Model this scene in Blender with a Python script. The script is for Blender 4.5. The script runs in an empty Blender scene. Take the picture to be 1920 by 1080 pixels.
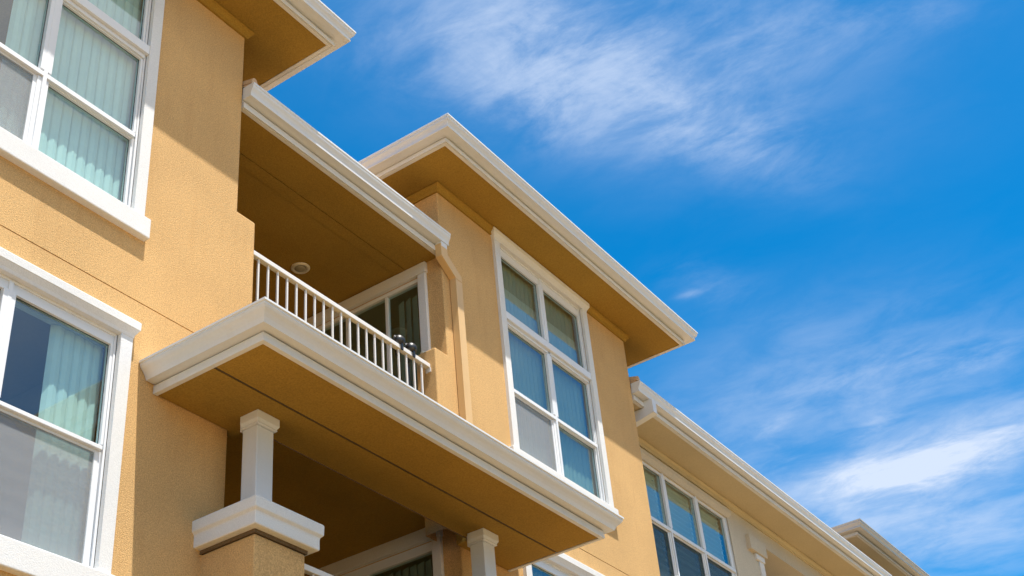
import bpy, bmesh, math, random
from mathutils import Vector, Matrix
random.seed(7)
R = math.radians
U = 5.5                                   # metres per plan unit (camera to facade)
scene = bpy.context.scene
COL = scene.collection

# ------------------------------------------------------------------ camera
cam_d = bpy.data.cameras.new('camera')
cam = bpy.data.objects.new('camera', cam_d); COL.objects.link(cam)
cam.location = (0, -U, 0)
cam.rotation_mode = 'XYZ'
cam.rotation_euler = (2.1820067, 0.0849570, -0.9683018)
cam_d.sensor_fit = 'HORIZONTAL'; cam_d.sensor_width = 36.0
cam_d.lens = 2475.449 / 1920 * 36.0
cam_d.clip_start = 0.1; cam_d.clip_end = 5000
scene.camera = cam

# ------------------------------------------------------------------ light, sky, exposure
SUN_DIR = Vector((0.20, 1.0, -3.05)).normalized()       # the way the light travels
elev = math.asin(-SUN_DIR.z)
azim = math.atan2(-SUN_DIR.x, -SUN_DIR.y)
sun_d = bpy.data.lights.new('sun', 'SUN')
sun_d.energy = 4.2; sun_d.angle = R(0.5); sun_d.color = (1.0, 0.96, 0.90)
sun = bpy.data.objects.new('sun', sun_d); COL.objects.link(sun)
sun.rotation_euler = SUN_DIR.to_track_quat('-Z', 'Y').to_euler()
sun.location = (0, -20, 40)

scene.view_settings.view_transform = 'Standard'
scene.view_settings.look = 'None'
scene.view_settings.exposure = 1.0
scene.view_settings.gamma = 1.0
scene.view_settings.use_curve_mapping = False
scene.cycles.max_bounces = 10
scene.cycles.diffuse_bounces = 6
scene.cycles.transparent_max_bounces = 16

world = bpy.data.worlds.new('World'); scene.world = world
world.use_nodes = True
wt = world.node_tree; wt.nodes.clear()
def wn(kind, **kw):
    n = wt.nodes.new(kind)
    for k, v in kw.items(): setattr(n, k, v)
    return n
def wmath(op, a, b=None, c=None, clamp=False):
    n = wn('ShaderNodeMath', operation=op, use_clamp=clamp)
    for i, v in enumerate((a, b, c)):
        if v is None: continue
        if isinstance(v, (int, float)): n.inputs[i].default_value = v
        else: wt.links.new(v, n.inputs[i])
    return n.outputs[0]
sky = wn('ShaderNodeTexSky', sky_type='NISHITA', sun_disc=False, sun_elevation=elev, sun_rotation=azim,
         altitude=300, air_density=1.0, dust_density=0.4, ozone_density=3.0)
hs = wn('ShaderNodeHueSaturation'); hs.inputs['Saturation'].default_value = 2.1; hs.inputs['Value'].default_value = 1.14; hs.inputs['Hue'].default_value = .492
wt.links.new(sky.outputs[0], hs.inputs['Color'])
tc = wn('ShaderNodeTexCoord')
sep = wn('ShaderNodeSeparateXYZ'); wt.links.new(tc.outputs['Generated'], sep.inputs[0])
zc = wmath('MAXIMUM', sep.outputs[2], 0.06)
px = wmath('DIVIDE', sep.outputs[0], zc); py = wmath('DIVIDE', sep.outputs[1], zc)   # cloud deck overhead
pv = wn('ShaderNodeCombineXYZ'); wt.links.new(px, pv.inputs[0]); wt.links.new(py, pv.inputs[1])
def wnoise(sx, sy, detail, rough, dist, off=0.0):
    m = wn('ShaderNodeMapping'); m.inputs['Scale'].default_value = (sx, sy, 1); m.inputs['Location'].default_value = (off, off * .7, off * .3)
    wt.links.new(pv.outputs[0], m.inputs[0])
    n = wn('ShaderNodeTexNoise'); n.inputs['Scale'].default_value = 1.0
    n.inputs['Detail'].default_value = detail; n.inputs['Roughness'].default_value = rough; n.inputs['Distortion'].default_value = dist
    wt.links.new(m.outputs[0], n.inputs['Vector'])
    return n.outputs[0]
def ramp(v, lo, hi):
    n = wn('ShaderNodeMapRange', interpolation_type='SMOOTHSTEP'); wt.links.new(v, n.inputs[0])
    n.inputs[1].default_value = lo; n.inputs[2].default_value = hi
    return n.outputs[0]
wisp = ramp(wnoise(11.0, 7.0, 10, .64, .35), .28, .72)
broad = ramp(wnoise(3.0, 2.2, 6, .55, .3, 3.1), .35, .68)
fine = ramp(wnoise(30.0, 11.0, 8, .66, .5, 7.7), .28, .74)
tex = wmath('ADD', wmath('MULTIPLY', wisp, .62), wmath('MULTIPLY', fine, .38))
def bank(cx, cy, sx, sy, rot, amp):
    dx = wmath('SUBTRACT', px, cx); dy = wmath('SUBTRACT', py, cy)
    c, s = math.cos(rot), math.sin(rot)
    a = wmath('ADD', wmath('MULTIPLY', dx, c / sx), wmath('MULTIPLY', dy, s / sx))
    b = wmath('ADD', wmath('MULTIPLY', dx, -s / sy), wmath('MULTIPLY', dy, c / sy))
    q = wmath('ADD', wmath('MULTIPLY', a, a), wmath('MULTIPLY', b, b))
    return wmath('MULTIPLY', wmath('EXPONENT', wmath('MULTIPLY', q, -1.0)), amp)
def total(lst):
    t = lst[0]
    for v in lst[1:]: t = wmath('ADD', t, v)
    return t
# wispy cirrus banks (position on the cloud deck, widths, heading, density)
thin = total([bank(0.923, 0.435, 0.242, 0.112, 2.553, 0.80), bank(1.104, 0.395, 0.208, 0.065, 2.791, 0.85), bank(0.962, 0.530, 0.130, 0.050, 2.989, 0.55), bank(1.035, 0.249, 0.176, 0.061, 2.291, 0.50), bank(0.830, 0.488, 0.100, 0.060, 2.294, 0.40), bank(1.090, 0.126, 0.106, 0.030, 2.282, 0.40), bank(1.396, 0.533, 0.102, 0.054, 2.749, 0.42), bank(1.401, 0.569, 0.020, 0.009, 1.803, 0.55), bank(1.771, 0.444, 0.259, 0.047, 1.820, 0.50), bank(1.864, 0.342, 0.157, 0.042, 1.691, 0.65), bank(1.827, 0.636, 0.063, 0.027, 0.976, 0.80), bank(1.951, 0.516, 0.064, 0.034, 0.985, 0.70), bank(0.825, 0.617, 0.079, 0.038, 2.807, 0.22), bank(1.580, 0.482, 0.137, 0.048, 2.648, 0.32)])
thick = total([bank(2.145, 0.390, 0.229, 0.130, 1.537, 1.00), bank(2.132, 0.577, 0.167, 0.098, 2.107, 0.75)])
veil = total([bank(2.362, 0.614, 0.464, 0.261, 2.600, 0.55), bank(1.80, 0.48, 0.30, 0.22, 2.079, 0.36), bank(0.955, 0.421, 0.290, 0.160, 2.622, 0.26)])
cm = wmath('MULTIPLY', ramp(wmath('MULTIPLY', thin, wmath('MULTIPLY_ADD', tex, 1.25, .20)), .02, 1.75), .43)
cm = wmath('ADD', cm, ramp(wmath('MULTIPLY', thick, wmath('MULTIPLY_ADD', tex, .6, .56)), .02, 1.5))
cm = wmath('ADD', cm, wmath('MULTIPLY', veil, wmath('MULTIPLY_ADD', wisp, .55, wmath('MULTIPLY_ADD', broad, .4, .25))))
cm = wmath('MINIMUM', cm, .95)
mixc = wn('ShaderNodeMix', data_type='RGBA', blend_type='MIX')
wt.links.new(cm, mixc.inputs[0]); wt.links.new(hs.outputs[0], mixc.inputs[6])
mixc.inputs[7].default_value = (4.1, 4.7, 5.75, 1)
# added warm brightening of the sky out of view, fills the shaded walls
glow = wmath('MULTIPLY', bank(-.05, -.95, .95, .56, 0, .9), wmath('ADD', wmath('MULTIPLY', broad, .5), .5))
mixg = wn('ShaderNodeMix', data_type='RGBA', blend_type='MIX')
wt.links.new(glow, mixg.inputs[0]); wt.links.new(mixc.outputs[2], mixg.inputs[6])
mixg.inputs[7].default_value = (16.0, 13.6, 10.0, 1)
bg = wn('ShaderNodeBackground'); bg.inputs['Strength'].default_value = 0.09
wt.links.new(mixg.outputs[2], bg.inputs['Color'])
wo = wn('ShaderNodeOutputWorld'); wt.links.new(bg.outputs[0], wo.inputs['Surface'])

# ------------------------------------------------------------------ materials
def material(name):
    m = bpy.data.materials.new(name); m.use_nodes = True
    nt = m.node_tree; b = nt.nodes['Principled BSDF']
    return m, nt, b
def mlink(nt, a, b): nt.links.new(a, b)
def surf_mat(name, base, rough=.6, var=.08, fine_scale=160., fine_var=.10, bump=.0, bump_dist=.003, blotch=1.2, spec=.3, streak=0., streak_col=None):
    """painted or rendered surface: base colour with blotches, fine grain and a matching bump"""
    m, nt, b = material(name)
    co = nt.nodes.new('ShaderNodeNewGeometry')
    def noise(scale, detail, rough_, vec=None):
        n = nt.nodes.new('ShaderNodeTexNoise'); n.inputs['Scale'].default_value = scale
        n.inputs['Detail'].default_value = detail; n.inputs['Roughness'].default_value = rough_
        mlink(nt, vec if vec else co.outputs['Position'], n.inputs['Vector']); return n.outputs[0]
    def rng(v, lo, hi, a, c):
        n = nt.nodes.new('ShaderNodeMapRange'); mlink(nt, v, n.inputs[0])
        for i, x in enumerate((lo, hi, a, c)): n.inputs[i + 1].default_value = x
        return n.outputs[0]
    def mul(x, y):
        n = nt.nodes.new('ShaderNodeMath'); n.operation = 'MULTIPLY'
        mlink(nt, x, n.inputs[0]); mlink(nt, y, n.inputs[1]); return n.outputs[0]
    big = rng(noise(blotch, 5, .6), .3, .7, 1 - var, 1 + var)
    fn = noise(fine_scale, 3, .6)
    fac = mul(big, rng(fn, .3, .7, 1 - fine_var, 1 + fine_var))
    fac = mul(fac, rng(noise(fine_scale * .35, 3, .5), .3, .7, 1 - fine_var * .18, 1 + fine_var * .18))
    vm = nt.nodes.new('ShaderNodeVectorMath'); vm.operation = 'SCALE'; vm.inputs[0].default_value = base
    mlink(nt, fac, vm.inputs['Scale'])
    out = vm.outputs[0]
    if streak > 0:
        mp = nt.nodes.new('ShaderNodeMapping'); mp.inputs['Scale'].default_value = (9, 9, 1.1)
        mlink(nt, co.outputs['Position'], mp.inputs[0])
        sn = rng(noise(1.0, 6, .7, mp.outputs[0]), .52, .78, 0, streak)
        mx = nt.nodes.new('ShaderNodeMix'); mx.data_type = 'RGBA'
        mlink(nt, sn, mx.inputs[0]); mlink(nt, out, mx.inputs[6]); mx.inputs[7].default_value = (*streak_col, 1)
        out = mx.outputs[2]
    mlink(nt, out, b.inputs['Base Color'])
    b.inputs['Roughness'].default_value = rough
    b.inputs['Specular IOR Level'].default_value = spec
    if bump > 0:
        bp = nt.nodes.new('ShaderNodeBump'); bp.inputs['Strength'].default_value = bump; bp.inputs['Distance'].default_value = bump_dist
        mlink(nt, fn, bp.inputs['Height']); mlink(nt, bp.outputs[0], b.inputs['Normal'])
    return m
M = {}
M['stucco'] = surf_mat('ochre_stucco', (.565, .352, .150), rough=.9, var=.09, fine_scale=120, fine_var=.27, bump=.8, bump_dist=.006, spec=.15, streak=.28, streak_col=(.36, .19, .065))
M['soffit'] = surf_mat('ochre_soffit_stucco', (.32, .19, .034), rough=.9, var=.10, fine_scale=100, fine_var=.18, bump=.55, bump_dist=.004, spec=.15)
M['cream'] = surf_mat('cream_stucco', (.53, .47, .37), rough=.9, var=.05, fine_scale=95, fine_var=.1, bump=.5, bump_dist=.004, spec=.15, streak=.12, streak_col=(.42, .34, .24))
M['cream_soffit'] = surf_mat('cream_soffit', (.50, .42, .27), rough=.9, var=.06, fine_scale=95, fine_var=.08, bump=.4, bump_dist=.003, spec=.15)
M['trimstucco'] = surf_mat('white_stucco_trim', (.66, .655, .64), rough=.85, var=.04, fine_scale=130, fine_var=.07, bump=.4, bump_dist=.005, spec=.2, streak=.15, streak_col=(.6, .56, .5))
M['gutter'] = surf_mat('white_painted_metal', (.635, .65, .66), rough=.38, var=.03, fine_scale=60, fine_var=.02, spec=.45, streak=.22, streak_col=(.55, .49, .40))
M['fascia'] = surf_mat('off_white_board', (.63, .62, .59), rough=.55, var=.05, fine_scale=70, fine_var=.03, spec=.35, streak=.32, streak_col=(.50, .43, .33))
M['greymetal'] = surf_mat('grey_white_metal', (.38, .39, .385), rough=.4, var=.03, fine_scale=60, fine_var=.03, spec=.4)
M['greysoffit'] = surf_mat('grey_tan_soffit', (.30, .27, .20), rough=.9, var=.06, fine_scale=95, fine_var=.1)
M['vinyl'] = surf_mat('white_vinyl', (.70, .71, .72), rough=.35, var=.015, fine_scale=40, fine_var=.01, spec=.45)
M['rail'] = surf_mat('white_rail_paint', (.64, .625, .60), rough=.4, var=.03, fine_scale=60, fine_var=.02, spec=.4, streak=.15, streak_col=(.5, .42, .34))
M['pipe'] = surf_mat('ochre_painted_metal', (.62, .41, .19), rough=.45, var=.03, fine_scale=60, fine_var=.02, spec=.35, streak=.2, streak_col=(.45, .26, .1))
M['dark'] = surf_mat('dark_vent', (.06, .045, .03), rough=.8, var=.2, fine_scale=200, fine_var=.4)
M['ventmesh'] = surf_mat('brown_vent_mesh', (.13, .085, .045), rough=.8, var=.2, fine_scale=220, fine_var=.5)
M['seal'] = surf_mat('black_gasket', (.03, .03, .032), rough=.6, var=.05, fine_scale=60, fine_var=.05)
M['room'] = surf_mat('room_plaster', (.42, .38, .30), rough=.9, var=.04, fine_scale=40, fine_var=.02)
M['jamb'] = surf_mat('painted_jamb', (.52, .50, .38), rough=.8, var=.03, fine_scale=40, fine_var=.02)
M['blind'] = surf_mat('vinyl_blind', (.78, .80, .76), rough=.5, var=.03, fine_scale=30, fine_var=.02)
M['greyblind'] = surf_mat('grey_vinyl_blind', (.37, .39, .33), rough=.5, var=.03, fine_scale=30, fine_var=.02)
M['shutter'] = surf_mat('shutter_paint', (.72, .74, .68), rough=.5, var=.03, fine_scale=30, fine_var=.02)
M['lightring'] = surf_mat('lamp_ring', (.60, .55, .45), rough=.45, var=.02, fine_scale=40, fine_var=.02)
M['lightlens'] = surf_mat('lamp_lens', (.32, .28, .2), rough=.3, var=.02, fine_scale=40, fine_var=.02)
M['black'] = surf_mat('glossy_black', (.010, .010, .010), rough=.4, var=.05, fine_scale=60, fine_var=.05, spec=.6)
M['whiteware'] = surf_mat('glazed_white', (.7, .74, .8), rough=.2, var=.02, fine_scale=40, fine_var=.02, spec=.5)
M['leaf'] = surf_mat('leaf', (.06, .10, .04), rough=.6, var=.2, fine_scale=60, fine_var=.2)
M['wood'] = surf_mat('table_wood', (.14, .09, .05), rough=.6, var=.1, fine_scale=60, fine_var=.1)
M['tile'] = surf_mat('clay_tile', (.50, .34, .20), rough=.85, var=.25, fine_scale=60, fine_var=.15, bump=.4, blotch=6)
M['dim_ground'] = surf_mat('dim_ground', (.05, .042, .03), rough=.9, var=.1, fine_scale=60, fine_var=.2, blotch=.3)
M['bounce_ground'] = surf_mat('warm_bounce_ground', (.72, .47, .21), rough=.9, var=.08, fine_scale=20, fine_var=.06, blotch=.3)
M['facing'] = surf_mat('facing_house_wall', (.45, .40, .16), rough=.9, var=.05, fine_scale=40, fine_var=.05)
M['facing_roof'] = surf_mat('facing_house_roof', (.16, .13, .09), rough=.9, var=.15, fine_scale=20, fine_var=.2)

def glass_mat(name, tint, boost, base):
    m = bpy.data.materials.new(name); m.use_nodes = True
    nt = m.node_tree; nt.nodes.clear()
    out = nt.nodes.new('ShaderNodeOutputMaterial')
    mix = nt.nodes.new('ShaderNodeMixShader')
    tr = nt.nodes.new('ShaderNodeBsdfTransparent'); tr.inputs[0].default_value = (*tint, 1)
    gl = nt.nodes.new('ShaderNodeBsdfGlossy'); gl.inputs['Roughness'].default_value = .0; gl.inputs['Color'].default_value = (.90, .97, 1, 1)
    lw = nt.nodes.new('ShaderNodeLayerWeight'); lw.inputs['Blend'].default_value = .5
    pw = nt.nodes.new('ShaderNodeMath'); pw.operation = 'POWER'; nt.links.new(lw.outputs['Facing'], pw.inputs[0]); pw.inputs[1].default_value = 4.0
    a = nt.nodes.new('ShaderNodeMath'); a.operation = 'MULTIPLY_ADD'
    nt.links.new(pw.outputs[0], a.inputs[0]); a.inputs[1].default_value = boost; a.inputs[2].default_value = base; a.use_clamp = True
    # slight waviness of the panes
    co = nt.nodes.new('ShaderNodeTexCoord'); ns = nt.nodes.new('ShaderNodeTexNoise'); ns.inputs['Scale'].default_value = 1.1; ns.inputs['Detail'].default_value = 1
    nt.links.new(co.outputs['Object'], ns.inputs['Vector'])
    bp = nt.nodes.new('ShaderNodeBump'); bp.inputs['Strength'].default_value = .10; bp.inputs['Distance'].default_value = .01
    nt.links.new(ns.outputs[0], bp.inputs['Height']); nt.links.new(bp.outputs[0], gl.inputs['Normal'])
    nt.links.new(a.outputs[0], mix.inputs[0]); nt.links.new(tr.outputs[0], mix.inputs[1]); nt.links.new(gl.outputs[0], mix.inputs[2])
    nt.links.new(mix.outputs[0], out.inputs['Surface'])
    return m
M['glass'] = glass_mat('window_glass', (.64, .82, .81), 1.0, .14)
M['clear'] = glass_mat('clear_glass', (.86, .92, .92), .9, .06)
def screen_mat(name='insect_mesh', col=(.40, .41, .42), lo=.33, hi=.355):
    m = bpy.data.materials.new(name); m.use_nodes = True
    nt = m.node_tree; nt.nodes.clear()
    out = nt.nodes.new('ShaderNodeOutputMaterial'); mix = nt.nodes.new('ShaderNodeMixShader')
    tr = nt.nodes.new('ShaderNodeBsdfTransparent'); df = nt.nodes.new('ShaderNodeBsdfDiffuse'); df.inputs[0].default_value = (*col, 1)
    co = nt.nodes.new('ShaderNodeTexCoord')
    w = nt.nodes.new('ShaderNodeTexWave'); w.bands_direction = 'Z'; w.inputs['Scale'].default_value = 3.0; w.inputs['Distortion'].default_value = 1.5
    w.inputs['Detail'].default_value = 0; w.inputs['Detail Scale'].default_value = 1.5
    nt.links.new(co.outputs['Object'], w.inputs['Vector'])
    mr = nt.nodes.new('ShaderNodeMapRange'); nt.links.new(w.outputs[1], mr.inputs[0]); mr.inputs[3].default_value = lo; mr.inputs[4].default_value = hi
    nt.links.new(mr.outputs[0], mix.inputs[0]); nt.links.new(tr.outputs[0], mix.inputs[1]); nt.links.new(df.outputs[0], mix.inputs[2])
    nt.links.new(mix.outputs[0], out.inputs['Surface'])
    return m
M['screen'] = screen_mat()
M['darkscreen'] = screen_mat('dark_insect_mesh', (.07, .085, .09), .26, .30)

# ------------------------------------------------------------------ mesh helpers (plan units in, metres out)
ORIGIN = {}
class MB:
    def __init__(s): s.v = []; s.f = []; s.smooth = set()
    def add(s, vs, fs, smooth=False):
        o = len(s.v); s.v += [tuple(p) for p in vs]
        for f in fs:
            if smooth: s.smooth.add(len(s.f))
            s.f.append(tuple(i + o for i in f))
        return s
    def box(s, x0, x1, y0, y1, z0, z1):
        vs = [(x, y, z) for z in (z0, z1) for y in (y0, y1) for x in (x0, x1)]
        return s.add(vs, [(0, 2, 3, 1), (4, 5, 7, 6), (0, 1, 5, 4), (2, 6, 7, 3), (0, 4, 6, 2), (1, 3, 7, 5)])
    def obox(s, c, ax, ay, az, hx, hy, hz):
        c = Vector(c); vs = []
        for k in (-1, 1):
            for j in (-1, 1):
                for i in (-1, 1): vs.append(c + ax * hx * i + ay * hy * j + az * hz * k)
        return s.add(vs, [(0, 2, 3, 1), (4, 5, 7, 6), (0, 1, 5, 4), (2, 6, 7, 3), (0, 4, 6, 2), (1, 3, 7, 5)])
    def sweep(s, path, prof, out, closed=True, caps=True, smooth=False):
        """profile (o, z) swept along a plan polyline; out = outward normals per segment"""
        rings = []
        for i, (x, y) in enumerate(path):
            if i == 0: n = Vector(out[0])
            elif i == len(path) - 1: n = Vector(out[-1])
            else:
                a, b = Vector(out[i - 1]), Vector(out[i]); n = (a + b) / (1 + a.dot(b))
            rings.append([(x + n.x * o, y + n.y * o, z) for o, z in prof])
        k = len(prof); vs = [p for r in rings for p in r]; fs = []
        for i in range(len(path) - 1):
            for j in range(k if closed else k - 1):
                j2 = (j + 1) % k
                fs.append((i * k + j, i * k + j2, (i + 1) * k + j2, (i + 1) * k + j))
        if caps and closed:
            fs.append(tuple(range(k))); fs.append(tuple((len(path) - 1) * k + j for j in reversed(range(k))))
        return s.add(vs, fs, smooth)
    def lathe(s, c, prof, n=20, smooth=True, axis=None):
        """prof (r, h) revolved about z (or axis) at c"""
        az = Vector(axis).normalized() if axis else Vector((0, 0, 1))
        ax = az.orthogonal().normalized(); ay = az.cross(ax)
        c = Vector(c); vs = []; fs = []
        for r, h in prof:
            for i in range(n):
                t = 2 * math.pi * i / n
                vs.append(c + ax * (r * math.cos(t)) + ay * (r * math.sin(t)) + az * h)
        for k in range(len(prof) - 1):
            for i in range(n):
                j = (i + 1) % n
                fs.append((k * n + i, k * n + j, (k + 1) * n + j, (k + 1) * n + i))
        fs.append(tuple(reversed(range(n)))); fs.append(tuple((len(prof) - 1) * n + i for i in range(n)))
        return s.add(vs, fs, smooth)
    def panel(s, fn, a0, a1, z0, z1, holes, depth, groove=None):
        """rendered wall sheet with openings: fn(a, d, z) -> point, d into the wall; reveals run to depth"""
        xs = sorted({a0, a1, *[h[0] for h in holes], *[h[1] for h in holes]})
        zs = sorted({z0, z1, *[h[2] for h in holes], *[h[3] for h in holes]})
        if groove: zs = sorted({*zs, groove[0], groove[1]})
        for i in range(len(xs) - 1):
            for j in range(len(zs) - 1):
                xa, xb, za, zb = xs[i], xs[i + 1], zs[j], zs[j + 1]
                mx, mz = (xa + xb) / 2, (za + zb) / 2
                if any(h[0] < mx < h[1] and h[2] < mz < h[3] for h in holes): continue
                if groove and groove[0] < mz < groove[1]:
                    d = groove[2]
                    s.add([fn(xa, 0, za), fn(xb, 0, za), fn(xb, d, za), fn(xa, d, za)], [(0, 1, 2, 3)])
                    s.add([fn(xa, d, zb), fn(xb, d, zb), fn(xb, 0, zb), fn(xa, 0, zb)], [(0, 1, 2, 3)])
                else: d = 0
                s.add([fn(xa, d, za), fn(xb, d, za), fn(xb, d, zb), fn(xa, d, zb)], [(0, 1, 2, 3)])
        for h in holes:
            x0, x1, h0, h1 = h[:4]
            c0 = [fn(x0, 0, h0), fn(x1, 0, h0), fn(x1, 0, h1), fn(x0, 0, h1)]
            c1 = [fn(x0, depth, h0), fn(x1, depth, h0), fn(x1, depth, h1), fn(x0, depth, h1)]
            s.add(c0 + c1, [(0, 4, 5, 1), (1, 5, 6, 2), (2, 6, 7, 3), (3, 7, 4, 0)])
        return s
    def build(s, name, mat, parent=None, bevel=0, seg=2, fixn=True):
        me = bpy.data.meshes.new(name)
        me.from_pydata([(x * U, y * U, z * U) for x, y, z in s.v], [], s.f)
        bm = bmesh.new(); bm.from_mesh(me)
        bm.faces.ensure_lookup_table()
        for i in s.smooth: bm.faces[i].smooth = True
        bmesh.ops.remove_doubles(bm, verts=bm.verts, dist=1e-5)
        if fixn: bmesh.ops.recalc_face_normals(bm, faces=bm.faces)
        if bevel > 0:
            es = [e for e in bm.edges if len(e.link_faces) == 2 and e.calc_face_angle(0) > .5]
            bmesh.ops.bevel(bm, geom=es, offset=bevel, segments=seg, affect='EDGES', profile=.6, clamp_overlap=True)
        # origin at the middle of the foot of the shape
        lo = Vector([min(v.co[i] for v in bm.verts) for i in range(3)]); hi = Vector([max(v.co[i] for v in bm.verts) for i in range(3)])
        org = Vector(((lo.x + hi.x) / 2, (lo.y + hi.y) / 2, lo.z))
        bmesh.ops.translate(bm, verts=bm.verts, vec=-org)
        bm.to_mesh(me); bm.free()
        me.materials.append(M[mat])
        ob = bpy.data.objects.new(name, me); COL.objects.link(ob)
        put(ob, org, parent)
        return ob
def put(ob, org, parent):
    ORIGIN[ob.name] = Vector(org)
    if parent is not None:
        ob.parent = parent; ob.location = Vector(org) - ORIGIN[parent.name]
    else: ob.location = org
def thing(name, label, cat, loc):
    o = bpy.data.objects.new(name, None); COL.objects.link(o); o.empty_display_size = .3
    put(o, Vector(loc) * U, None); tag(o, label, cat); return o
def tag(o, label, cat=None, group=None, kind=None):
    if label: o['label'] = label
    if cat: o['category'] = cat
    if group: o['group'] = group
    if kind: o['kind'] = kind
    return o

GZ = -1.75 / U                             # ground level
# ------------------------------------------------------------------ ground
g = MB(); g.add([(-400, -400, GZ), (400, -400, GZ), (400, 400, GZ), (-400, 400, GZ)], [(0, 1, 2, 3)])
tag(g.build('ground', 'bounce_ground'), None, None, None, 'structure')  # unseen ground, pale warm colour made up to bounce fill onto the walls
g = MB(); g.box(-400, 400, -2.6, -.35, GZ + .0008, GZ + .0016)
tag(g.build('dim_ground_strip', 'dim_ground'), None, None, None, 'structure')  # added unseen dark strip by the facade, cuts the bounce reaching the soffits

# ------------------------------------------------------------------ the ochre building
ochre = thing('apartment_building', 'ochre stucco apartment building with white gutters, square bays and a recessed balcony', 'building', (1.2, .5, GZ))
cream = thing('apartment_building', 'cream stucco building with pale eaves adjoining the ochre one at lower right', 'building', (3.2, .6, GZ))

BX = [(.346, .978), (1.442, 2.074)]        # the two bays
WCX = [.6635, 1.7607]                      # their window centres
DEEP = 2.2
SOF = 1.449; PORCH = 1.300

def front(y): return lambda a, d, z: (a, y + d, z)
def west(x): return lambda a, d, z: (x + d, a, z)

W_OUT = .1577; W_IN = .1412
def win_hole(cx, top, bot): return (cx - W_IN, cx + W_IN, bot, top)

def make_bay(i):
    x0, x1 = BX[i]; cx = WCX[i]; r = .0022
    w = MB()
    holes = [win_hole(cx, 1.428, 1.0), win_hole(cx, .833, .548), win_hole(cx, .36, .08)]
    w.panel(front(0), x0 + r, x1 - r, GZ, SOF - .0006, holes, .03, (.8886, .8900, .0016))
    # rounded arrises and the sides
    def strip(pts, z0, z1, hole=None):
        for (a, b) in zip(pts, pts[1:]):
            w.add([(a[0], a[1], z0), (b[0], b[1], z0), (b[0], b[1], z1), (a[0], a[1], z1)], [(0, 1, 2, 3)])
    arcR = [(x1 - r + r * math.sin(t), r - r * math.cos(t)) for t in [k * math.pi / 8 for k in range(5)]]
    arcL = [(x0 + r - r * math.sin(t), r - r * math.cos(t)) for t in [k * math.pi / 8 for k in range(5)]]
    strip(arcR + [(x1, DEEP)], GZ, SOF - .0006)
    strip(arcL, GZ, SOF - .0006)
    if i == 1:      # west side carries the balcony doors
        w.panel(west(x0), r, DEEP, GZ, SOF - .0006, [(.047, .300, .880, 1.279), (.047, .262, .405, .8075)], .02)
    else: strip([(x0, r), (x0, DEEP)], GZ, SOF - .0006)
    strip([(x1, DEEP), (x0, DEEP)], GZ, SOF - .0006)
    return w.build('wall', 'stucco', ochre, fixn=False)
walls = [make_bay(0), make_bay(1)]

# moulding under the soffit
def wall_cornice(parent, x0, x1, y, yb, z, mat, left=True, right=True):
    path = ([(x0, yb)] if left else []) + [(x0, y), (x1, y)] + ([(x1, yb)] if right else [])
    out = ([(-1, 0)] if left else []) + [(0, -1)] + ([(1, 0)] if right else [])
    prof = [(-.002, z - .0145), (.0035, z - .0145), (.0045, z - .0095), (.0085, z - .0055), (.0095, z - .0006), (-.002, z - .0006)]
    MB().sweep(path, prof, out).build('cornice', mat, parent)

# gutter profile: height h, projection p, from gutter top zt
def gutter_prof(zt, h, p):
    outer = [(.0004, zt), (.0004, zt - h)]
    cyma = [(.74, 1.0), (.765, .97), (.765, .84), (.735, .80), (.76, .70), (.83, .54), (.91, .42), (.945, .32), (.945, .21), (.985, .17), (1.0, .13), (1.0, 0)]
    outer += [(p * a, zt - h * b) for a, b in cyma]
    inner = [(p * .93, zt), (p * .93, zt - h * .14), (p * .84, zt - h * .28), (p * .62, zt - h * .86), (p * .05, zt - h * .86), (p * .05, zt)]
    return outer + inner, outer
def eaves(parent, path, out, zt, zb, h, p, capL=False, capR=False, gmat='gutter', fmat='fascia', holder=None):
    full, outer = gutter_prof(zt, h, p)
    g = MB().sweep(path, full, out)
    for end, n, on in ((0, out[0], capL), (-1, out[-1], capR)):
        if on:
            x, y = path[end]; t = .0009 if end == 0 else -.0009
            vs = [(x + n[0] * o, y + n[1] * o, z) for o, z in outer]
            k = len(vs); dxn = Vector((-n[1], n[0], 0)) * t * (1 if n[1] < 0 else -1)
            vs2 = [(v[0] - abs(t) * (1 if end == 0 else -1), v[1], v[2]) for v in vs]
            g.add(vs + vs2, [tuple(range(k)), tuple(reversed(range(k, 2 * k)))] + [(a, (a + 1) % k, (a + 1) % k + k, a + k) for a in range(k)])
    # joint clips under the trough
    for (a, b), n in zip(zip(path, path[1:]), out):
        ln = math.hypot(b[0] - a[0], b[1] - a[1]); k = max(1, int(ln / .33))
        for q in range(1, k + 1):
            t0 = (q - .5 + random.uniform(-.12, .12)) / k; t1 = t0 + .0014 / ln
            p0 = (a[0] + (b[0] - a[0]) * t0, a[1] + (b[1] - a[1]) * t0); p1 = (a[0] + (b[0] - a[0]) * t1, a[1] + (b[1] - a[1]) * t1)
            g.sweep([p0, p1], [(o * 1.006 + .00012, z - (.00018 if z < zt - h * .5 else 0)) for o, z in outer[1:]] + [(p * .9, zt - .0006), (p * .5, zt - h * .8)], [n])
    go = g.build('gutter', gmat, parent)
    f = MB().sweep(path, [(-.0055, zb), (-.0002, zb), (-.0002, zt - h * .5), (-.0055, zt - h * .5)], out)
    f.sweep(path, [(-.0002, zb + .0015), (.0024, zb + .0005), (.0030, zb + .0015), (.0030, zt - h - .0042), (.0020, zt - h - .0032), (-.0002, zt - h - .0032)], out)
    f.build('fascia', fmat, parent)
    return go

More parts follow.
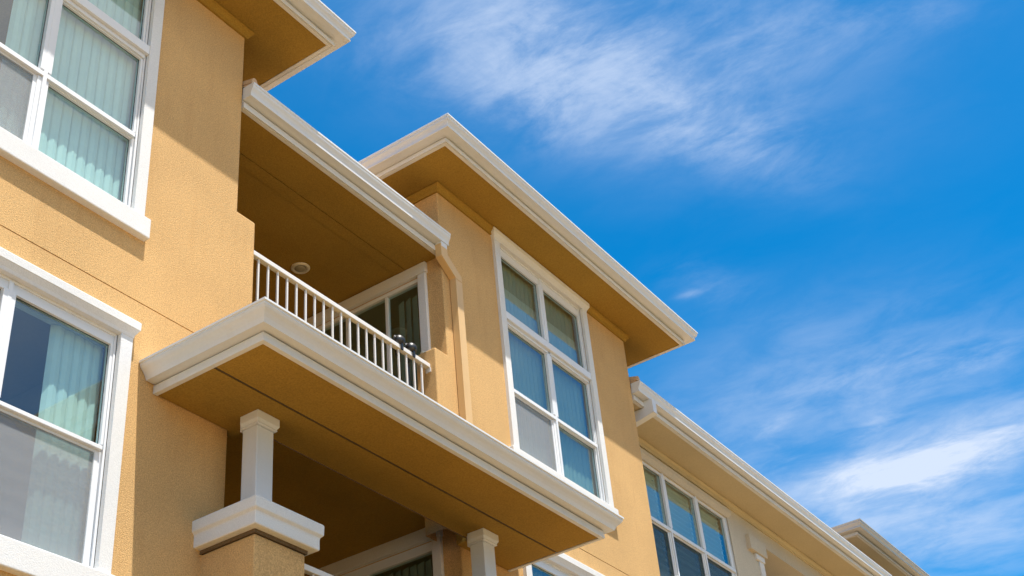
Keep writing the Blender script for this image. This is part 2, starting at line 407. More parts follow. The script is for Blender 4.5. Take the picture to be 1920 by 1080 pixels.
def high_roof(building, wx0, wx1, wy, oh, ohr, soffit_z, gtop, back, soffit_mat, cornice_mat, gm='gutter', fm='fascia'):
    fx0, fx1, fy = wx0 - oh, wx1 + ohr, wy - oh
    base = MB()
    zt = gtop + .002; rise = .28
    a, b, c, d = (fx0 - .012, fy - .012, zt), (fx1 + .012, fy - .012, zt), (fx1 + .012, back, zt), (fx0 - .012, back, zt)
    mx = (fx0 + fx1) / 2; half = (fx1 - fx0) / 2
    p, q = (mx, fy + half, zt + half * .33), (mx, back, zt + half * .33)
    lo = [(v[0], v[1], v[2] - .006) for v in (a, b, c, d)]
    base.add([a, b, c, d, p, q] + lo, [(0, 1, 4), (1, 2, 5, 4), (0, 4, 5, 3), (2, 3, 5), (0, 6, 7, 1), (1, 7, 8, 2), (2, 8, 9, 3), (3, 9, 6, 0), (6, 9, 8, 7)])
    rf = base.build('roof', 'tile', building)
    path = [(fx0, back), (fx0, fy), (fx1, fy), (fx1, back)]; out = [(-1, 0), (0, -1), (1, 0)]
    eaves(rf, path, out, gtop, soffit_z, .021, .0262, gmat=gm, fmat=fm)
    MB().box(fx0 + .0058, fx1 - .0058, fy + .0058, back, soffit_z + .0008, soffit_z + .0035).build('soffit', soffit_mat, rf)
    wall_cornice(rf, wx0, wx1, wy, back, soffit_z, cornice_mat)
    return rf
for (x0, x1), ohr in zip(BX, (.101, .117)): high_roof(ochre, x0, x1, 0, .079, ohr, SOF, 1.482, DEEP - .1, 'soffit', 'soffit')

# ------------------------------------------------------------------ porch roof over the upper balcony
def tile_sheet(x0, x1, y0, y1, z0, slope, amp=.0065, pitch=.042):
    m = MB(); n = max(8, int((x1 - x0) / pitch * 10)); rows = 2
    vs = []
    for j in range(rows):
        y = y0 + (y1 - y0) * j / (rows - 1)
        for i in range(n + 1):
            x = x0 + (x1 - x0) * i / n
            vs.append((x, y, z0 + (y - y0) * slope + amp * abs(math.sin(math.pi * (x - x0) / pitch)) ** .8))
    top = list(vs); bot = [(x, y, z - .003) for x, y, z in vs]
    k = n + 1; N = len(vs); fs = []
    for i in range(n): fs.append((i, i + 1, k + i + 1, k + i)); fs.append((N + i + 1, N + i, N + k + i, N + k + i + 1)); fs.append((i + 1, i, N + i, N + i + 1)); fs.append((k + i, k + i + 1, N + k + i + 1, N + k + i))
    fs.append((0, k, N + k, N)); fs.append((n, N + n, N + k + n, k + n))
    m.add(top + bot, fs); return m
porch = tile_sheet(.9795, 1.4405, -.0100, .9, 1.3388, .30, amp=.0095).build('roof', 'tile', ochre)
eaves(porch, [(.9800, .0015), (1.4440, .0015)], [(0, -1)], 1.337, PORCH, .0225, .0218, capL=True, capR=True)
def end_tile(x, parent):
    m = MB(); n = 10; vs = []; fs = []
    for yy, zz in ((-.0150, 1.3392), (.030, 1.3527)):
        for k in range(n + 1):
            t = math.pi * k / n
            vs.append((x + .0062 - .0062 * math.cos(t), yy, zz + .0125 * math.sin(t)))
    fs = [(k, k + 1, n + 2 + k, n + 1 + k) for k in range(n)] + [tuple(range(n + 1)), tuple(reversed(range(n + 1, 2 * n + 2))), (0, n + 1, 2 * n + 1, n)]
    m.add(vs, fs); return m.build('end_tile', 'tile', parent)
end_tile(.9798, porch)
c = MB()
c.box(.979, 1.4415, .0072, .070, PORCH + .0006, PORCH + .006)
c.box(.979, 1.4415, .0715, .092, PORCH + .0010, PORCH + .006)
c.box(.979, 1.4415, .0922, .362, PORCH + .0022, PORCH + .006)
c.box(.979, 1.4415, .0702, .0713, PORCH + .0042, PORCH + .006)
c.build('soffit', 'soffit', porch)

# upper balcony shell
b = MB()
b.box(.979, 1.4415, .362, .372, .30, PORCH + .006)
b.build('wall', 'stucco', ochre)
# stub walls either side of the railing
def stub(x0, x1, zt, side):
    r = .0028; y0, y1 = -.00008, .037
    arc = [k * math.pi / 2 / 5 for k in range(6)]
    if side > 0: pts = [(x0, y0)] + [(x1 - r + r * math.sin(t), y0 + r - r * math.cos(t)) for t in arc] + [(x1, y1), (x0, y1)]
    else: pts = [(x1, y1), (x0, y1)] + [(x0 + r - r * math.cos(t), y0 + r - r * math.sin(t)) for t in arc] + [(x1, y0)]
    cx, cy = (x0 + x1) / 2, (y0 + y1) / 2
    m = MB(); k = len(pts); vs = []
    for z, d in ((.80, 0), (zt - .0028, 0), (zt - .0016, .0003), (zt - .0005, .0012), (zt, .0026)):
        for x, y in pts:
            if side > 0: x = x - d * max(0, (x - x0) / (x1 - x0))
            else: x = x + d * max(0, (x1 - x) / (x1 - x0))
            vs.append((x, y + d * (cy - y) / (y1 - y0) * 2, z))
    fs = [(a * k + b, a * k + (b + 1) % k, (a + 1) * k + (b + 1) % k, (a + 1) * k + b) for a in range(4) for b in range(k)]
    fs.append(tuple(4 * k + b for b in range(k)))
    m.add(vs, fs); m.build('wall', 'stucco', ochre)
stub(.9700, 1.012, 1.113, 1)
stub(1.409, 1.4480, 1.106, -1)

# ------------------------------------------------------------------ balcony slab
ST, SB = .813, .780
sx0, sx1, sy = .8605, 1.5640, -.1665
slab = MB()
slab.box(sx0 + .004, .9915, -.0255, -.0012, SB + .0012, ST - .002); slab.box(1.4305, sx1 - .004, -.0255, -.0012, SB + .0012, ST - .002)
slab.box(.9915, 1.4305, -.0253, .0003, .8285, .850)
slab.box(sx0 + .004, sx1 - .004, sy + .004, -.0255, SB + .0095, ST - .002)
slab.box(.9795, 1.4405, .0005, .3615, .8285, .872)                                # loggia floor and ceiling below
slab.box(.9790, .9915, -.0010, .0095, SB + .0012, .8283)
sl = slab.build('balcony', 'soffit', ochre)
s = MB()
s.box(sx0 + .0055, sx1 - .0075, sy + .0055, -.0905, SB + .0008, SB + .0065)
s.box(sx0 + .0055, sx1 - .0075, -.0870, -.0258, SB + .0008, SB + .0065)
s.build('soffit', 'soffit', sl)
v = MB()
v.box(sx0 + .0055, sx1 - .0075, -.0904, -.0871, SB + .0026, SB + .0040)
for yy in (-.0897, -.0889, -.0881): v.box(sx0 + .006, sx1 - .008, yy, yy + .0004, SB + .0012, SB + .0026)
v.box(sx1 - .0075, sx1 - .0052, sy + .006, -.002, SB + .004, SB + .006)  # dark strip standing in for the shadow along the right soffit edge
v.build('soffit_vent_shade', 'ventmesh', sl)
path = [(sx0, -.0008), (sx0, sy), (sx1, sy), (sx1, -.0008)]
def slab_prof():
    h, p = .0205, .0240
    pts = [(-.004, ST), (-.004, ST - h), (p * .50, ST - h), (p * .53, ST - h * .90), (p * .60, ST - h * .74), (p * .72, ST - h * .56), (p * .86, ST - h * .40),
           (p * .93, ST - h * .27), (p * .93, ST - h * .16), (p * 1.0, ST - h * .12), (p, ST)]
    return pts
MB().sweep(path, slab_prof(), [(-1, 0), (0, -1), (1, 0)]).build('moulding', 'gutter', sl)
MB().box(.9915, 1.4305, -.0257, -.0249, SB - .0006, SB + .008).build('recess_edge_strip', 'ventmesh', sl)  # thin dark brown strip marking the front edge of the recess
f = MB().sweep(path, [(-.0055, SB), (.0002, SB), (.0006, SB + .0006), (.0006, SB + .0104), (-.0008, SB + .0112), (-.0055, SB + .0112)], [(-1, 0), (0, -1), (1, 0)])
f.build('fascia', 'fascia', sl)

lowb = MB().box(sx0, sx1, sy, -.0012, SB - .472, ST - .474)
lowb.box(.9795, 1.4405, .0005, .3615, .358, .4020)
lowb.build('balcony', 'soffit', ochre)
# ------------------------------------------------------------------ railings
def railing(x0, x1, y, ztop, zfoot, n):
    r = MB().box(x0 - .0005, x1 + .0005, y - .0040, y + .0040, ztop - .0072, ztop).build('railing', 'rail', ochre, bevel=.004)
    MB().box(x0, x1, y - .003, y + .003, zfoot, zfoot + .006).build('bottom_rail', 'rail', r, bevel=.003)
    step = (x1 - x0) / (n + .15)
    first = None
    for k in range(n):
        x = x0 + .0035 + step * k
        w = .0014
        if first is None:
            first = MB().box(x - w, x + w, y - w, y + w, zfoot + .006, ztop - .0072).build('baluster', 'rail', r, bevel=.0015, seg=1)
            o = first
        else:
            o = first.copy(); COL.objects.link(o); o.parent = r
            o.location = first.location + Vector(((x - x0 - .0035) * U, 0, 0))
    MB().box(x1 - .0012, x1 + .0006, y - .0052, y + .0048, ztop - .0150, ztop - .0074).build('bracket', 'rail', r, bevel=.003)
    return r
railing(1.0125, 1.4085, .0150, 1.0790, .885, 21)
railing(1.019, 1.392, -.0600, .6140, .42, 20)

# ------------------------------------------------------------------ columns on pedestals
def column(cx, cy, px0, px1):
    m = MB().box(cx - .0135, cx + .0135, cy - .0115, cy + .0115, .6502, .7640)
    col = m.build('column', 'gutter', ochre, bevel=.006)
    q = MB()
    prof = [(0, .7805), (.0048, .7805), (.0048, .7705), (.0026, .7672), (.0032, .7650), (.0010, .7640), (0, .7640)]
    pts = [(cx - .0135, cy + .0115), (cx - .0135, cy - .0115), (cx + .0135, cy - .0115), (cx + .0135, cy + .0115), (cx - .0135, cy + .0115)]
    q.sweep(pts[:4], prof, [(-1, 0), (0, -1), (1, 0)])
    q.box(cx - .0134, cx + .0134, cy - .0114, cy + .0160, .7641, .7800)
    q.build('capital', 'gutter', col, bevel=.003)
    py0, py1 = -.0795, .020
    ped = MB().box(px0, px1, py0, py1, GZ, .6140).build('pedestal', 'stucco', ochre, bevel=.012, seg=3)
    k = MB()
    o = .0115
    pp = [(px0, py1), (px0, py0), (px1, py0), (px1, py1)]; nn = [(-1, 0), (0, -1), (1, 0)]
    k.sweep(pp, [(.0005, .6185), (o - .0006, .6185), (o, .6200), (o, .6305), (o + .0004, .6335), (o + .0035, .6365), (o + .0038, .6485), (o + .0026, .6500), (-.02, .6500), (-.02, .6360), (.0005, .6360)], nn)
    k.box(px0 - .0, px1 + .0, py0, py1, .6365, .6495)
    k.build('cap', 'trimstucco', ped, bevel=.006)
    d = MB().sweep(pp, [(.0004, .6142), (.0004, .6195), (o - .0032, .6195), (o - .0032, .6186), (.0020, .6186), (.0020, .6142)], nn)
    d.box(px0 + .001, px1 - .001, py0 + .001, py1, .6141, .6364)
    d.build('vent', 'ventmesh', ped)
column(.9810, -.0460, .9455, 1.0250)
column(1.4280, -.0460, 1.3920, 1.4645)

# ------------------------------------------------------------------ windows
def blind_slats(m, x0, x1, y, z0, z1, ang, w=.0158, pitch=.0142, jit=5):
    n = max(1, round((x1 - x0) / pitch)); pitch = (x1 - x0) / n
    for k in range(n):
        x = x0 + pitch * (k + .5)
        a = R(ang + random.uniform(-jit, jit)); ax = Vector((math.cos(a), math.sin(a), 0)); ay = Vector((-math.sin(a), math.cos(a), 0))
        # gently curved slat, three strips
        z1k = z1; z0k = z0 + random.uniform(-.001, .001)
        ys = (0, -.0026, -.0026, 0); us = (-.5, -.17, .17, .5)
        vs = []
        for zz in (z0k, z1k):
            for u, b_ in zip(us, ys):
                p = Vector((x, y, zz)) + ax * (u * w) + ay * b_; vs.append(p)
        for zz in (z0k, z1k):
            for u, b_ in zip(us, ys):
                p = Vector((x, y, zz)) + ax * (u * w) + ay * (b_ + .00022); vs.append(p)
        fs = [(i, i + 1, i + 5, i + 4) for i in range(3)] + [(i + 9, i + 8, i + 12, i + 13) for i in range(3)]
        fs += [(0, 4, 12, 8), (3, 11, 15, 7)]
        m.add(vs, fs)

def window(building, cx, y, rows, cols, out_w, z_head, z_sill, head_top, trim='trimstucco', blinds=((-1, 1, 28),), screens=(), sill=True, depth_room=.30, shutters=False, proud=.006, tw=None, label=None, blind_mat='blind'):
    """rows: list of (z0, z1, glass depth) top to bottom; cols: list of (xl, xr) glass edges relative to the centre"""
    in_w = W_IN if tw is None else out_w - tw
    fr = MB()
    x0, x1 = cx - in_w, cx + in_w
    top = z_head; bot = z_sill
    yf = y + .0008
    # outer frame
    t = .0030
    fr.box(x0, x0 + t, yf, yf + .012, bot, top); fr.box(x1 - t, x1, yf, yf + .012, bot, top)
    fr.box(x0 + t, x1 - t, yf, yf + .012, top - t, top); fr.box(x0 + t, x1 - t, yf, yf + .012, bot, bot + t)
    win = fr.build('window', 'vinyl', building, bevel=.003)
    # sashes: bars round every light, mullions between columns, rails between rows
    sa = MB(); gl = MB(); gk = MB()
    zs_top = top - t
    for ri, (z0, z1, gd) in enumerate(rows):
        zu = rows[ri - 1][0] if ri else top - t + .0
        yb = y + gd
        for ci, (xl, xr) in enumerate(cols):
            xa, xb = cx + xl, cx + xr
            gl.add([(xa - .001, yb, z0 - .001), (xb + .001, yb, z0 - .001), (xb + .001, yb, z1 + .001), (xa - .001, yb, z1 + .001)], [(0, 1, 2, 3)])
            e = .0008                      # dark gasket round the glass
            gk.box(xa, xa + e, yb - .0004, yb - .0001, z0, z1); gk.box(xb - e, xb, yb - .0004, yb - .0001, z0, z1)
            gk.box(xa + e, xb - e, yb - .0004, yb - .0001, z1 - e, z1); gk.box(xa + e, xb - e, yb - .0004, yb - .0001, z0, z0 + e)
    zlist = [top - t] + [z for r_ in rows for z in (r_[1], r_[0])] + [bot + t]
    # vertical members (full height, butted under rails)
    xlist = [x0 + t] + [cx + v for c_ in cols for v in c_] + [x1 - t]
    for i in range(0, len(xlist), 2):
        xa, xb = xlist[i], xlist[i + 1]
        mid = 0 < i < len(xlist) - 2
        for (z0, z1, gd) in rows:
            ys = y + gd - (.0062 if mid else .0042)
            sa.box(xa, xb, ys, y + gd + .004, z0 - .0006, z1 + .0006)
        if mid: sa.box((xa + xb) / 2 - .0026, (xa + xb) / 2 + .0026, y - .0006, y + .004, bot + t, top - t)
    for i in range(0, len(zlist), 2):
        za, zb = zlist[i + 1], zlist[i]
        gd = rows[min(i // 2, len(rows) - 1)][2]
        deep = (zb - za)
        if deep < .0004: continue
        sa.box(x0 + t, x1 - t, y + gd - .0040, y + gd + .0040, za, zb)
        if 0 < i < len(zlist) - 2:
            if deep > .018:               # transom bar stands proud
                sa.box(x0 + .0003, x1 - .0003, y - .0052, y + gd - .0042, za + .0085, zb - .0095)
                sa.box(x0 + t, x1 - t, y - .0006, y + gd - .0042, za + .0020, za + .0080)
            else:
                sa.box(x0 + t + .002, x1 - t - .002, y - .0002, y + gd - .0042, za + .0012, zb - .0032)
    sa.build('sash', 'vinyl', win, bevel=.0025)
    gl.build('pane', 'glass', win)
    gk.build('gasket', 'seal', win)
    # stucco surround
    tr = MB()
    ow = out_w
    tr.box(cx - ow, x0, y - proud, y + .004, bot, head_top - .021)
    tr.box(x1, cx + ow, y - proud, y + .004, bot, head_top - .021)
    tr.box(cx - ow, cx + ow, y - proud, y + .004, top, head_top - .021) if head_top - .021 > top else None
    e = .0055
    hz = head_top
    prof = [(.004 * -1, hz - .0212), (proud + .0004, hz - .0212), (proud + .0012, hz - .0175), (proud + .0046, hz - .0115), (proud + .0054, hz - .0108), (proud + .0056, hz - .0012), (proud + .0046, hz), (-.004, hz)]
    for p_ in ():
        pass
    path = [(cx - ow + .006, y + .0005), (cx - ow + .006, y), (cx + ow - .006, y), (cx + ow - .006, y + .0005)]
    tr.sweep(path, prof, [(-1, 0), (0, -1), (1, 0)])
    tr.build('trim', trim, win, bevel=.005)
    if sill:
        MB().box(cx - ow - .0078, cx + ow + .0078, y - .0095, y + .008, bot - .0255, bot + .0035).build('sill', trim, win, bevel=.010, seg=3)
    # reveal lined with board, room behind
    ja = MB(); d0, d1 = y + .0130, y + .030
    ja.box(x0 - .004, x0, d0, d1, bot - .004, top + .004); ja.box(x1, x1 + .004, d0, d1, bot - .004, top + .004)
    ja.box(x0, x1, d0, d1, top, top + .004); ja.box(x0, x1, d0, d1, bot - .004, bot)
    ja.build('jamb_lining', 'jamb', win)
    rm = MB()
    a0, a1, b0, b1, zz0, zz1 = x0 - .06, x1 + .06, d1 + .0002, d1 + depth_room, bot - .10, top + .05
    rm.add([(a0, b0, zz0), (a1, b0, zz0), (a1, b1, zz0), (a0, b1, zz0), (a0, b0, zz1), (a1, b0, zz1), (a1, b1, zz1), (a0, b1, zz1)],
           [(0, 1, 2, 3), (7, 6, 5, 4), (1, 5, 6, 2), (2, 6, 7, 3), (3, 7, 4, 0)])
    rm.panel(lambda a, d, z: (a, b0 + d, z), a0, a1, zz0, zz1, [(x0, x1, bot, top)], 0)
    rm.build('room', 'room', win)
    if blinds:
        bl = MB()
        for (u0, u1, ang) in blinds:
            if shutters:
                n = int((top - bot) / .012)
                for (xl, xr) in cols:
                    for k in range(n):
                        z = bot + .012 * (k + .5)
                        bl.obox((cx + (xl + xr) / 2, y + .021, z), Vector((1, 0, 0)), Vector((0, math.cos(.6), -math.sin(.6))), Vector((0, math.sin(.6), math.cos(.6))), (xr - xl) / 2, .0065, .0008)
                    bl.box(cx + xl - .002, cx + xl + .006, y + .0185, y + .0235, bot + .001, top - .001)
                    bl.box(cx + xr - .006, cx + xr + .002, y + .0185, y + .0235, bot + .001, top - .001)
            else:
                blind_slats(bl, cx + in_w * u0 + .0012, cx + in_w * u1 - .0012, y + .0225, bot + .004, top - .010, ang)
        if not shutters: bl.box(x0 + .002, x1 - .002, y + .0185, y + .0265, top - .0095, top - .0005)
        bl.build('blind', 'shutter' if shutters else blind_mat, win, fixn=False)
    for (ci, ri) in screens:
        xl, xr = cols[ci]; z0, z1, gd = rows[ri]
        ys = y + gd - .0035
        sc = MB().box(cx + xl + .0025, cx + xr - .0045, ys, ys + .0002, z0 + .002, z1 - .002)
        so = sc.build('insect_screen', 'darkscreen' if shutters else 'screen', win)
        sf = MB()
        xa, xb = cx + xl, cx + xr
        sf.box(xa, xa + .0025, ys - .001, ys + .001, z0, z1); sf.box(xb - .0045, xb, ys - .001, ys + .001, z0, z1)
        sf.box(xa + .0025, xb - .0045, ys - .001, ys + .001, z1 - .002, z1); sf.box(xa + .0025, xb - .0045, ys - .001, ys + .001, z0, z0 + .002)
        sf.build('screen_frame', 'vinyl', win)
    if label: win['label'] = label
    return win

COLS = [(-.1345, -.0078), (.0078, .1345)]
TALL = [(1.2880, 1.4090, .0068), (1.1310, 1.2560, .0060), (1.0080, 1.1200, .0085)]
LOW = [(.6940, .8180, .0060), (.5560, .6850, .0085)]
window(ochre, WCX[0], 0, TALL, COLS, W_OUT, 1.4275, 1.0010, 1.4485, blinds=((-1, -.62, -20), (-.30, 1, -16),), screens=((0, 2),), label='tall white window with transom lights and a gap in its blinds')
window(ochre, WCX[1], 0, TALL, COLS, W_OUT, 1.4275, 1.0010, 1.4485, blinds=((-1, 1, -20),), screens=((0, 2),), label='tall white window of six lights with closed vertical blinds', blind_mat='greyblind')
window(ochre, WCX[0], 0, LOW, COLS, W_OUT, .8325, .5480, .8540, blinds=((.50, 1, -12),), screens=((0, 1), (1, 1)), label='white window with blinds drawn aside to the right')
window(ochre, WCX[1], 0, LOW, COLS, W_OUT, .8325, .5480, .8540, blinds=((-1, 1, -20),), screens=((0, 1),), label='white window mostly hidden below the balcony slab', blind_mat='greyblind')

# ------------------------------------------------------------------ sliding balcony doors (set in the side wall of the second bay)
def sliding_door(x, ya, yb, z0, z1, mull, head, name_label):
    f = MB()
    t = .0042
    f.box(x + .001, x + .012, ya, ya + t, z0, z1); f.box(x + .001, x + .012, yb - t, yb, z0, z1)
    f.box(x + .001, x + .012, ya + t, yb - t, z1 - t - head, z1); f.box(x + .001, x + .012, ya + t, yb - t, z0, z0 + t)
    for m_ in mull: f.box(x + .002, x + .010, m_ - .0026, m_ + .0026, z0 + t, z1 - t - head)
    d = f.build('sliding_door', 'vinyl', ochre, bevel=.003)
    d['label'] = name_label
    MB().add([(x + .006, ya + t, z0 + t), (x + .006, yb - t, z0 + t), (x + .006, yb - t, z1 - t - head), (x + .006, ya + t, z1 - t - head)], [(0, 1, 2, 3)]).build('pane', 'glass', d)
    T = MB()
    T.box(x - .0062, x + .004, ya - .0155, ya, z0, z1 + .0005); T.box(x - .0062, x + .004, yb, yb + .0155, z0, z1 + .0005)
    T.box(x - .0072, x + .004, ya - .0175, yb + .0175, z1 + .0006, z1 + .0208)
    T.build('trim', 'trimstucco', d, bevel=.005)
    b_ = MB(); n = int((mull[0] - ya - .004) / .0142)
    for k in range(n):
        y = ya + .006 + .0142 * (k + .5); a = R(70 + random.uniform(-6, 6))
        b_.obox((x + .0215, y, (z0 + z1) / 2 - .004), Vector((math.cos(a), math.sin(a), 0)), Vector((-math.sin(a), math.cos(a), 0)), Vector((0, 0, 1)), .0078, .0002, (z1 - z0) / 2 - .012)
    b_.build('blind', 'greyblind', d)
    r_ = MB()
    a0, a1, b0, b1, zz0, zz1 = ya - .012, yb + .03, x + .0202, x + .12, z0 - .01, z1 + .02
    r_.add([(b0, a0, zz0), (b0, a1, zz0), (b1, a1, zz0), (b1, a0, zz0), (b0, a0, zz1), (b0, a1, zz1), (b1, a1, zz1), (b1, a0, zz1)],
           [(0, 1, 2, 3), (7, 6, 5, 4), (1, 5, 6, 2), (2, 6, 7, 3), (3, 7, 4, 0)])
    r_.panel(lambda a, d_, z: (b0 + d_, a, z), a0, a1, zz0, zz1, [(ya, yb, z0, z1)], 0)
    r_.build('room', 'room', d)
sliding_door(1.442, .047, .300, .880, 1.279, (.1195, .205), .003, 'white sliding door behind the upper railing')
sliding_door(1.442, .047, .262, .405, .8075, (.1750,), .010, 'white sliding door deep in shade under the slab')

# ------------------------------------------------------------------ downspout
def pipe(points, w, d, name, mat, parent, bevel=.004):
    m = MB()
    pts = [Vector(p) for p in points]; vs = []; 
    for i, p in enumerate(pts):
        if i == 0: t = (pts[1] - p).normalized(); s_ = 1
        elif i == len(pts) - 1: t = (p - pts[-2]).normalized(); s_ = 1
        else:
            t1, t2 = (p - pts[i - 1]).normalized(), (pts[i + 1] - p).normalized(); t = (t1 + t2).normalized(); s_ = 1 / max(.5, t.dot(t1))
        side = Vector((0, 1, 0)) if abs(t.y) < .7 else Vector((1, 0, 0))
        n = side.cross(t).normalized()
        for a, b_ in ((-1, -1), (1, -1), (1, 1), (-1, 1)): vs.append(p + n * (a * w / 2 * s_) + side * (b_ * d / 2))
    fs = [(0, 1, 2, 3), tuple(len(vs) - 4 + i for i in (3, 2, 1, 0))]
    for i in range(len(pts) - 1):
        for j in range(4): fs.append((i * 4 + j, i * 4 + (j + 1) % 4, i * 4 + 4 + (j + 1) % 4, i * 4 + 4 + j))
    m.add(vs, fs); return m.build(name, mat, parent, bevel=bevel)
ds = pipe([(1.4330, -.0072, 1.311), (1.4330, -.0072, 1.2900), (1.4690, -.0072, 1.2640), (1.4690, -.0072, .8140)], .0175, .0126, 'downspout', 'pipe', ochre)
MB().box(1.4250, 1.4410, -.0138, -.0006, 1.3050, 1.3145).build('outlet', 'gutter', ds, bevel=.004)
MB().box(1.4610, 1.4770, -.0142, -.0002, 1.2570, 1.2590).build('joint_band', 'pipe', ds, bevel=.002)

# ------------------------------------------------------------------ ceiling lamp of the upper balcony
L = MB().lathe((1.318, .197, PORCH + .0022), [(.0155, 0), (.0158, -.0010), (.0140, -.0030), (.0108, -.0034), (.0100, -.0010)], 32).build('ceiling_light', 'lightring', ochre)
MB().lathe((1.318, .197, PORCH + .0014), [(.0100, 0), (.0096, -.0018), (.0060, -.0034), (.0008, -.0040)], 28).build('lens', 'lightlens', L)

# ------------------------------------------------------------------ things on the balcony
def ball(x, z, label, turn):
    t = thing('clamp_lamp', label, 'lamp', (x, .015, 1.0791)); t['group'] = 'black lamps on the handrail'
    c = Vector((x, .015, z)); ax = Vector((math.cos(turn), math.sin(turn), .35)).normalized()
    r_ = .0096
    prof = [(r_ * .02, -r_)] + [(r_ * math.sin(a), -r_ * math.cos(a)) for a in [math.pi * k / 12 for k in range(1, 10)]] + [(r_ * .80, r_ * .66), (r_ * .84, r_ * .84), (r_ * .70, r_ * .88), (r_ * .40, r_ * .98)]
    MB().lathe(c, prof, 24, axis=ax).build('shade', 'black', t)
    k = MB().box(x - .0022, x + .0022, .0100, .0202, 1.0792, 1.0812).box(x - .0022, x + .0022, .0085, .0105, 1.0700, 1.0812).box(x - .0022, x + .0022, .0197, .0215, 1.0650, 1.0812)
    k.build('clamp', 'black', t, bevel=.002)
    return t
ball(1.3370, 1.0880, 'round glossy black lamp clamped on the white handrail, farther from the stub wall', 2.2)
b2 = ball(1.3660, 1.0880, 'round glossy black lamp on the white handrail, with a dark strap hanging below it', 2.0)
MB().obox((1.3660, .0215, 1.040), Vector((1, 0, 0)), Vector((0, 1, 0)), Vector((0.05, .04, 1)).normalized(), .0026, .0006, .027).build('strap', 'black', b2)
lump = MB().lathe((1.4165, .0290, 1.1061), [(.0044, 0), (.0050, .0022), (.0042, .0046), (.0018, .0060), (.0006, .0062)], 16).build('garden_stone', 'jamb')
tag(lump, 'small pale rounded stone on top of the stub wall beside the railing', 'stone')
# small table with a jar, a plant and a cup
tb = thing('side_table', 'small dark table standing behind the white balcony railing', 'table', (1.352, .050, .8722))
MB().box(1.318, 1.386, .030, .072, .9830, .9880).build('tabletop', 'wood', tb, bevel=.004)
for lx in (1.322, 1.380):
    for ly in (.034, .066): MB().box(lx - .003, lx + .003, ly - .003, ly + .003, .8724, .9828).build('leg', 'wood', tb)
jar = MB().lathe((1.332, .040, .9882), [(.0052, 0), (.0056, .002), (.0056, .026), (.0034, .032), (.0034, .042), (.0040, .043)], 20).build('glass_jar', 'clear')
tag(jar, 'clear glass jar showing between two white balusters', 'jar')
pot = thing('potted_plant', 'small green potted plant behind the white balusters', 'plant', (1.352, .046, .9882))
MB().lathe((1.352, .046, .9882), [(.0060, 0), (.0078, .014), (.0082, .0142), (.0080, .016), (.0066, .016)], 20).build('pot', 'whiteware', pot)
lf = MB()
for k in range(60):
    a = random.uniform(0, 6.28); e_ = random.uniform(.2, 1.4); l_ = random.uniform(.010, .028)
    d_ = Vector((math.cos(a) * math.cos(e_), math.sin(a) * math.cos(e_), math.sin(e_))); p0 = Vector((1.352, .046, 1.003)) + d_ * l_ * .5
    sd = d_.cross(Vector((.3, .2, 1))).normalized() * .0022
    lf.add([p0, p0 + d_ * l_ * .3 + sd, p0 + d_ * l_ * .6, p0 + d_ * l_ * .3 - sd], [(0, 1, 2, 3)])
lf.build('foliage', 'leaf', pot, fixn=False)
cup = MB().lathe((1.370, .038, .9882), [(.0040, 0), (.0054, .003), (.0058, .020), (.0062, .026), (.0058, .0262), (.0050, .008)], 20).build('white_cup', 'whiteware')
tag(cup, 'white cup showing between the balusters under the black lamps', 'cup')

# ------------------------------------------------------------------ the cream building
CY = .078
cx0, cx1 = 2.0765, 3.4770
w = MB()
CWC = 2.3960; CW_OUT = .2400
w.panel(front(CY), cx0, cx1, GZ, PORCH - .0006, [(CWC - .2280, CWC + .2280, .985, 1.2640), (2.7900, 3.38, .885, 1.2440), (CWC - .2280, CWC + .2280, .52, .80)], .05)
w.add([(cx0, CY, GZ), (cx0, DEEP, GZ), (cx0, DEEP, PORCH), (cx0, CY, PORCH)], [(0, 1, 2, 3)])
w.build('wall', 'cream', cream, fixn=False)
lg = MB()
lg.box(2.74, 3.43, CY + .36, CY + .37, .87, 1.262); lg.box(2.74, 3.43, CY + .0502, CY + .3598, .87, .884)
lg.box(2.74, 3.43, CY + .0502, CY + .3598, 1.2442, 1.256); lg.box(2.73, 2.7398, CY + .0502, CY + .3598, .87, 1.262); lg.box(3.4302, 3.44, CY + .0502, CY + .3598, .87, 1.262)
lg.build('loggia', 'cream', cream)
MB().box(2.7140, 2.8030, CY - .0100, CY + .049, 1.2070, 1.2436).build('lintel_block', 'cream', cream, bevel=.004)
MB().box(2.7480, 2.7930, CY - .0055, CY + .047, 1.1920, 1.2066).build('capital', 'trimstucco', cream, bevel=.008)
MB().box(2.7640, 2.7890, CY - .0030, CY + .045, .886, 1.1918).build('pilaster', 'trimstucco', cream, bevel=.004)
low = tile_sheet(2.0772, 3.470, -.0100, 1.0, 1.3388, .30, amp=.0095).build('roof', 'tile', cream)
eaves(low, [(2.0780, .0015), (3.4680, .0015)], [(0, -1)], 1.337, PORCH, .0225, .0218, capL=True, capR=True)
end_tile(2.0780, low)
MB().box(cx0 + .001, 3.470, .0072, CY + .01, PORCH + .0006, PORCH + .006).build('soffit', 'cream_soffit', low)
wall_cornice(low, cx0 + .001, cx1 - .001, CY, CY + .05, PORCH, 'cream_soffit', False, False)
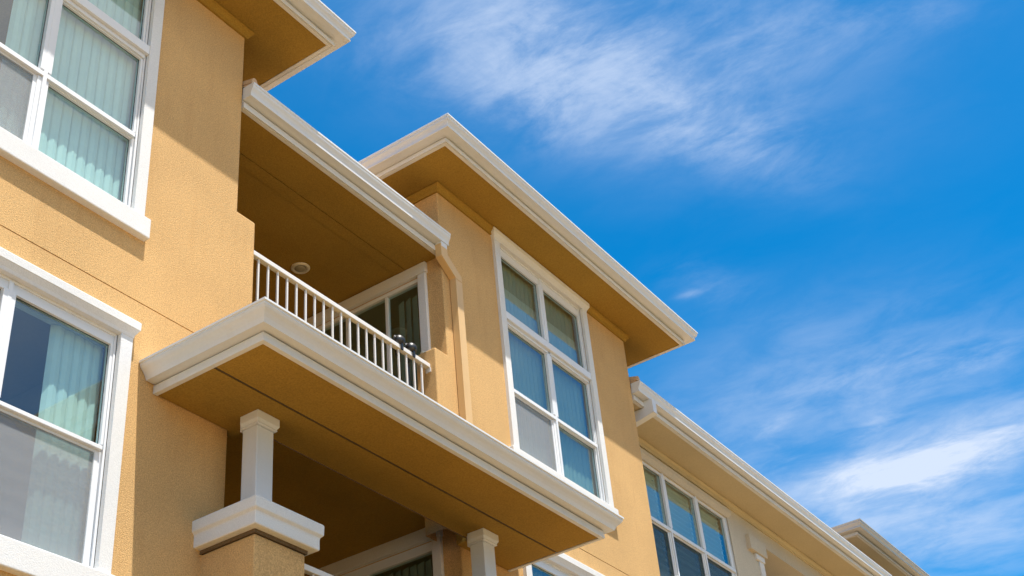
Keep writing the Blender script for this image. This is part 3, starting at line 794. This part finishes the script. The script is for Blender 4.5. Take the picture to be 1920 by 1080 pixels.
# drop outlet running back under the eave
o = MB()
ya, yb = -.0200, CY - .001
o.add([(2.1190, ya, 1.3135), (2.1350, ya, 1.3135), (2.1350, ya, 1.2830), (2.1190, ya, 1.2830),
       (2.1190, yb, 1.2985), (2.1350, yb, 1.2985), (2.1350, yb, 1.2640), (2.1190, yb, 1.2640),
       (2.1190, .0005, 1.3135), (2.1350, .0005, 1.3135), (2.1190, .0006, 1.2990), (2.1350, .0006, 1.2990),
       (2.1350, .0006, 1.2785), (2.1190, .0006, 1.2785)],
      [(0, 1, 2, 3), (0, 8, 9, 1), (8, 10, 11, 9), (10, 4, 5, 11), (4, 7, 6, 5), (3, 2, 12, 13), (13, 12, 6, 7),
       (0, 3, 13, 10, 8), (10, 13, 7, 4), (1, 9, 11, 12, 2), (11, 5, 6, 12)])
o.build('downspout', 'gutter', cream)
CC = [(-.2120, -.0820), (-.0680, .0690), (.0830, .2120)]
window(cream, CWC, CY, [(1.1310, 1.2490, .0060), (.9930, 1.1190, .0085)], CC, CW_OUT, 1.2630, .9850, 1.2760, trim='cream', blinds=((-1, 1, 0),), shutters=True, screens=((0, 1), (1, 1), (2, 1)), tw=.012, proud=.0025, label='white three-light window with louvred shutters')
# far bay of the cream building and its roof
fx0, fx1, fy = 3.4780, 4.2, .1035
fw = MB(); fw.panel(front(fy), fx0, fx1, GZ, SOF - .0006, [], .03)
for xx in (fx0, fx1): fw.add([(xx, fy, GZ), (xx, DEEP, GZ), (xx, DEEP, SOF - .0006), (xx, fy, SOF - .0006)], [(0, 1, 2, 3)])
fw.build('wall', 'cream', cream, fixn=False)
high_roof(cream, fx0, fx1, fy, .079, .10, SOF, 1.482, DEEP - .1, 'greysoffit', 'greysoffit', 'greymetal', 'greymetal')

# body of the buildings behind the bays
bd = MB().box(.40, 2.02, DEEP - .4, DEEP + 1, GZ, 1.30); bd.build('wall', 'stucco', ochre)

# ------------------------------------------------------------------ house across the street, met only in the window reflections
h = thing('facing_house', 'house across the street mirrored dimly in the lower left window', 'house', (2.9, -3.5, GZ))
hm = MB()
gx0, gx1, gy0, gy1 = 2.45, 4.6, -4.6, -2.5
ez, rz = 1.55, 2.45
hm.add([(gx0, gy1, GZ), (gx1, gy1, GZ), (gx1, gy1, ez), ((gx0 + gx1) / 2, gy1, rz), (gx0, gy1, ez), (gx0, gy0, GZ), (gx1, gy0, GZ), (gx1, gy0, ez), ((gx0 + gx1) / 2, gy0, rz), (gx0, gy0, ez)],
       [(0, 1, 2, 3, 4), (9, 8, 7, 6, 5), (0, 4, 9, 5), (1, 6, 7, 2)])
hm.build('wall', 'facing', h)
rr = MB()
mx = (gx0 + gx1) / 2; ov = .09; sl_ = (rz - ez) / (mx - gx0)
for sx in (-1, 1):
    xe = gx0 - ov if sx < 0 else gx1 + ov; ze = ez - ov * sl_
    ring = [(xe, ze), (mx, rz), (mx, rz + .035), (xe, ze + .035)]
    vs = [(x, y, z + .003) for y in (gy0 - ov, gy1 + ov) for x, z in ring]
    rr.add(vs, [(0, 1, 2, 3), (7, 6, 5, 4), (0, 4, 5, 1), (1, 5, 6, 2), (2, 6, 7, 3), (3, 7, 4, 0)])
rr.build('roof', 'facing_roof', h)
